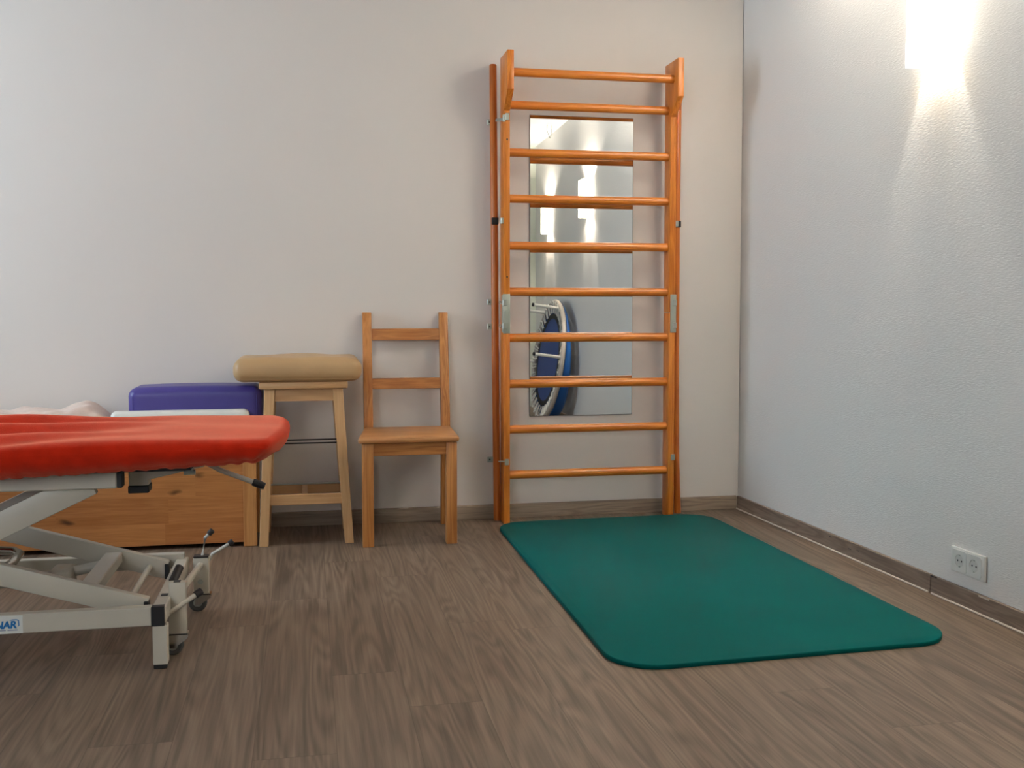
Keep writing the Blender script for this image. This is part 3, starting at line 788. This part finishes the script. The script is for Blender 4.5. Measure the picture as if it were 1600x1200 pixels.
# lifting motor lying between the arms, chromed foot bar
bm = NB(); box(bm, -2.770, -2.705, -1.390, -1.300, .105, .185); bevel(bm, .014, 3)
mo = obj('lift_motor', bm, SW, tc_)
bm = NB(); rod(bm, (-2.71, -1.33, .166), (-2.585, -1.33, .186), .016, 16); obj('motor_tube', bm, SW, mo)
bm = NB(); rod(bm, (-3.30, -1.345, .150), (-2.77, -1.345, .150), .022, 16); obj('motor_housing', bm, SW, mo)
bm = NB(); tube(bm, [(-3.10, -1.30, .245), (-2.88, -1.32, .233), (-2.858, -1.34, .228), (-2.862, -1.40, .216), (-2.905, -1.52, .200)], .013, 14)
obj('foot_bar', bm, M['steel_chrome'], tc_)
# upper frame under the padding
bm = NB()
box(bm, -3.62, -2.508, -1.762, -1.722, .484, .528); box(bm, -3.62, -2.508, -1.330, -1.290, .484, .528)
box(bm, -3.62, -3.58, -1.722, -1.330, .486, .526); box(bm, -2.68, -2.64, -1.722, -1.330, .486, .526)
bevel(bm, .003, 1); uf = obj('upper_frame', bm, SW, tc_)
for y0 in (-1.762, -1.330):
    bm = NB(); box(bm, -2.508, -2.494, y0 + .001, y0 + .039, .485, .527); bevel(bm, .002, 1); obj('end_cap', bm, M['black_plastic'], uf)
bm = NB(); beam(bm, (-2.485, -1.60, .490), (-2.30, -1.60, .530), .055, .03)
box(bm, -2.500, -2.448, -1.628, -1.572, .466, .540); bevel(bm, .003, 1); hb = obj('hinge_bracket', bm, SW, tc_)
bm = NB(); box(bm, -2.5015, -2.4465, -1.630, -1.570, .447, .468); bevel(bm, .002, 1); obj('bracket_cap', bm, M['black_plastic'], hb)
bm = NB(); tube(bm, [(-2.36, -1.35, .510), (-2.276, -1.35, .461), (-2.176, -1.35, .420)], .0078, 12); hl = obj('handle', bm, M['lever_grey'], tc_)
bm = NB(); rod(bm, (-2.182, -1.35, .4225), (-2.146, -1.35, .4075), .0115, 14, .002); obj('grip', bm, M['black_plastic'], hl)
bm = NB(); rod(bm, (-2.345, -1.70, .512), (-2.315, -1.70, .512), .007, 10); box(bm, -2.34, -2.32, -1.705, -1.695, .512, .54); obj('knob', bm, M['steel_zinc'], tc_)

# terry cover over the padding
CX0, CX1, CY0, CY1, CZ1 = -3.95, -2.058, -1.888, -1.235, .626
def cover_fn(p, u, v, w):
    x, y, z = p
    t = max(0.0, min(1.0, (x + 2.9) / .8))
    # hem hangs a little lower towards the left
    low = .5 * (1 - w)
    z -= low * (.030 * (1 - t))
    # end tapers in underneath, corners rounded in plan
    e = max(0.0, (x - (CX1 - .16)) / .16)
    vv = (y - (CY0 + CY1) / 2) / ((CY1 - CY0) / 2)
    x -= .055 * e * abs(vv) ** 3.0
    x -= .030 * e * low ** 1.5
    if v < -.5: y += .020 * low ** 2
    # lengthwise creases on top, fading towards the head end
    if w > .3:
        k = max(0.0, min(1.0, (-2.36 - x) / .45))
        for ya, sl, am, wd in ((-1.40, .16, .024, .036), (-1.60, .22, .024, .040), (-1.80, .30, .014, .034)):
            yc = ya + sl * (x + 2.8)
            d_ = (y - yc) / wd
            z += k * am * (math.exp(-d_ * d_) - .55 * math.exp(-((d_ + 1.5) ** 2)))
        z += .0025 * math.sin(x * 9 + y * 21)
        z -= .006 * abs(vv) ** 3
    # gathers along the hem
    if w < -.2:
        g = (-w - .2) / .8
        z += g * (.0016 * math.sin(x * 95 + 2 * math.sin(x * 23)) + .0014 * math.sin(x * 187))
    if v < -.6: y += .003 * math.sin(x * 14) * (1 - abs(w)) + .0022 * math.sin(x * 61 + z * 40) * max(0, -w)
    return (x, y, z)
bm = NB(); rounded_block(bm, CX0, CX1, CY0, CY1, .553, CZ1, .036, (150, 44, 8), cover_fn)
obj('terry_cover', bm, M['terry'], tc_, smooth=70)
bm = NB(); box(bm, CX0 + .04, CX1 - .26, CY0 + .10, CY1 - .08, .530, .553); obj('couch_board', bm, M['black_plastic'], tc_)

# maker's label on the near base rail, partly cut by the picture edge
bm = NB(); prism(bm, [(-2.98, .1195), (-2.741, .1195), (-2.741, .1655), (-2.98, .1655)], 'y', BY0 - .0008, BY0 - .0001); lb = obj('label', bm, M['label_white'], tc_, smooth=0)
def letters(txt, x_right, z, size, m, parent, shear=.12, width=1.0):
    cu_ = bpy.data.curves.new('lettering', 'FONT'); cu_.body = txt; cu_.size = size; cu_.extrude = .0003
    cu_.align_x = 'RIGHT'; cu_.shear = shear; cu_.offset = size * .04; cu_.space_character = .95
    to = bpy.data.objects.new('lettering', cu_); COL.objects.link(to)
    dg = bpy.context.evaluated_depsgraph_get(); me = bpy.data.meshes.new_from_object(to.evaluated_get(dg))
    bpy.data.objects.remove(to); bpy.data.curves.remove(cu_)
    b2 = bmesh.new(); b2.from_mesh(me); bpy.data.meshes.remove(me)
    b2.transform(Matrix.Translation((x_right, BY0 - .0011, z)) @ Matrix.Rotation(PI / 2, 4, 'X') @ Matrix.Diagonal((width, 1, 1, 1)))
    return obj('lettering', b2, m, parent, smooth=0)
letters('NAR', -2.7565, .1335, .0260, M['label_blue'], lb)
bm = NB(); prism(bm, [(-2.7735, .1535), (-2.7665, .1560), (-2.7555, .1560), (-2.7500, .1535), (-2.7490, .1395), (-2.7525, .1370), (-2.7525, .1395), (-2.7515, .1405), (-2.7525, .1520), (-2.7560, .1540), (-2.7665, .1540)], 'y', BY0 - .0014, BY0 - .0008)
obj('swoosh', bm, M['label_blue'], lb, smooth=0)
bm = NB()
for x0, x1, z0 in ((-2.778, -2.7535, .1270), (-2.830, -2.782, .1270)): box(bm, x0, x1, BY0 - .0012, BY0 - .0008, z0, z0 + .0026)
obj('small_print', bm, M['label_grey'], lb, smooth=0)

# ================================================================ mini trampoline leaning on the right wall (seen in the mirror)
TY = -3.80
u_ = Vector((.135, 0, 1.0)).normalized(); v_ = Vector((0, 1, 0)); n_ = Vector((-u_.z, 0, u_.x))
ctr = Vector((-.115, TY, .028)) + u_ * .50
tp = thing('mini_trampoline', 'round blue mini trampoline with white cords leaning on the right wall, seen in mirror', 'trampoline', (-.105, TY, 0))
def P(r, a, h=0.0): return ctr + u_ * (r * math.cos(a)) + v_ * (r * math.sin(a)) + n_ * h
bm = NB(); K = 72; pts = [P(.485, 2 * PI * k / K) for k in range(K)]
rings = []
for k in range(K):
    a = 2 * PI * k / K; rad = (u_ * math.cos(a) + v_ * math.sin(a))
    rings.append([pts[k] + (rad * math.cos(q) + n_ * math.sin(q)) * .019 for q in [2 * PI * j / 12 for j in range(12)]])
ring_loft(bm, rings + rings[:1], close_ends=False); bmesh.ops.remove_doubles(bm, verts=bm.verts[:], dist=1e-5); obj('ring_frame', bm, M['tramp_frame'], tp)
bm = NB(); ring_loft(bm, [[P(.355, 2 * PI * k / K, h) for k in range(K)] for h in (-.002, .002)]); obj('bounce_sheet', bm, M['tramp_blue'], tp)
bm = NB(); ring_loft(bm, [[P(r, 2 * PI * k / K, h) for k in range(K)] for r, h in ((.345, .0022), (.345, .004), (.385 , .004), (.385, .0022))], close_ends=False)
for k in range(36):
    a = 2 * PI * k / 36; beam(bm, P(.383, a, .003), P(.402, a, .003), .014, .003, up=n_)
obj('edge_band', bm, M['tramp_black'], tp)
for k in range(36):
    a = 2 * PI * k / 36; bm = NB(); tube(bm, [P(.392, a - .02, .004), P(.468, a - .035, .016), P(.488, a, .024), P(.468, a + .035, .016), P(.392, a + .02, .004)], .0055, 6); obj('elastic_cord', bm, M['tramp_cord'], tp)
bm = NB()
def deep(a): return .075 - .04 * math.cos(a)      # the pad sags thicker towards the floor
ring_loft(bm, [[P(r, 2 * PI * k / K, h if h > -.03 else -deep(2 * PI * k / K) * q) for k in range(K)] for r, h, q in ((.40, -.022, 0), (.40, -1, 1), (.45, -1, 1.1), (.485, -1, .9), (.497, -1, .6), (.497, -.022, 0))], close_ends=False)
obj('edge_pad', bm, M['tramp_skirt'], tp)
for a in (R(25), R(85), R(265), R(325)):
    bm = NB(); rod(bm, P(.475, a, .01), P(.475, a, .225), .0125, 14); lg = obj('leg', bm, M['tramp_cord'], tp)
    bm = NB(); rod(bm, P(.475, a, .222), P(.475, a, .240), .015, 14, .003); obj('rubber_foot', bm, M['tramp_black'], lg)

# cable loop under the ceiling, seen in the mirror
bm = NB(); bx, by = .02, -4.05
tube(bm, [(bx - .02, by, 2.5), (bx - .022, by, 2.46), (bx - .01, by + .01, 2.41), (bx + .004, by, 2.392), (bx + .016, by - .01, 2.42), (bx + .02, by, 2.5)], .004, 8)
tag(obj('cable_loop', bm, M['white_plastic'], origin=(bx, by, 2.5)), 'short white cable loop hanging from the ceiling, seen in the mirror', 'cable')
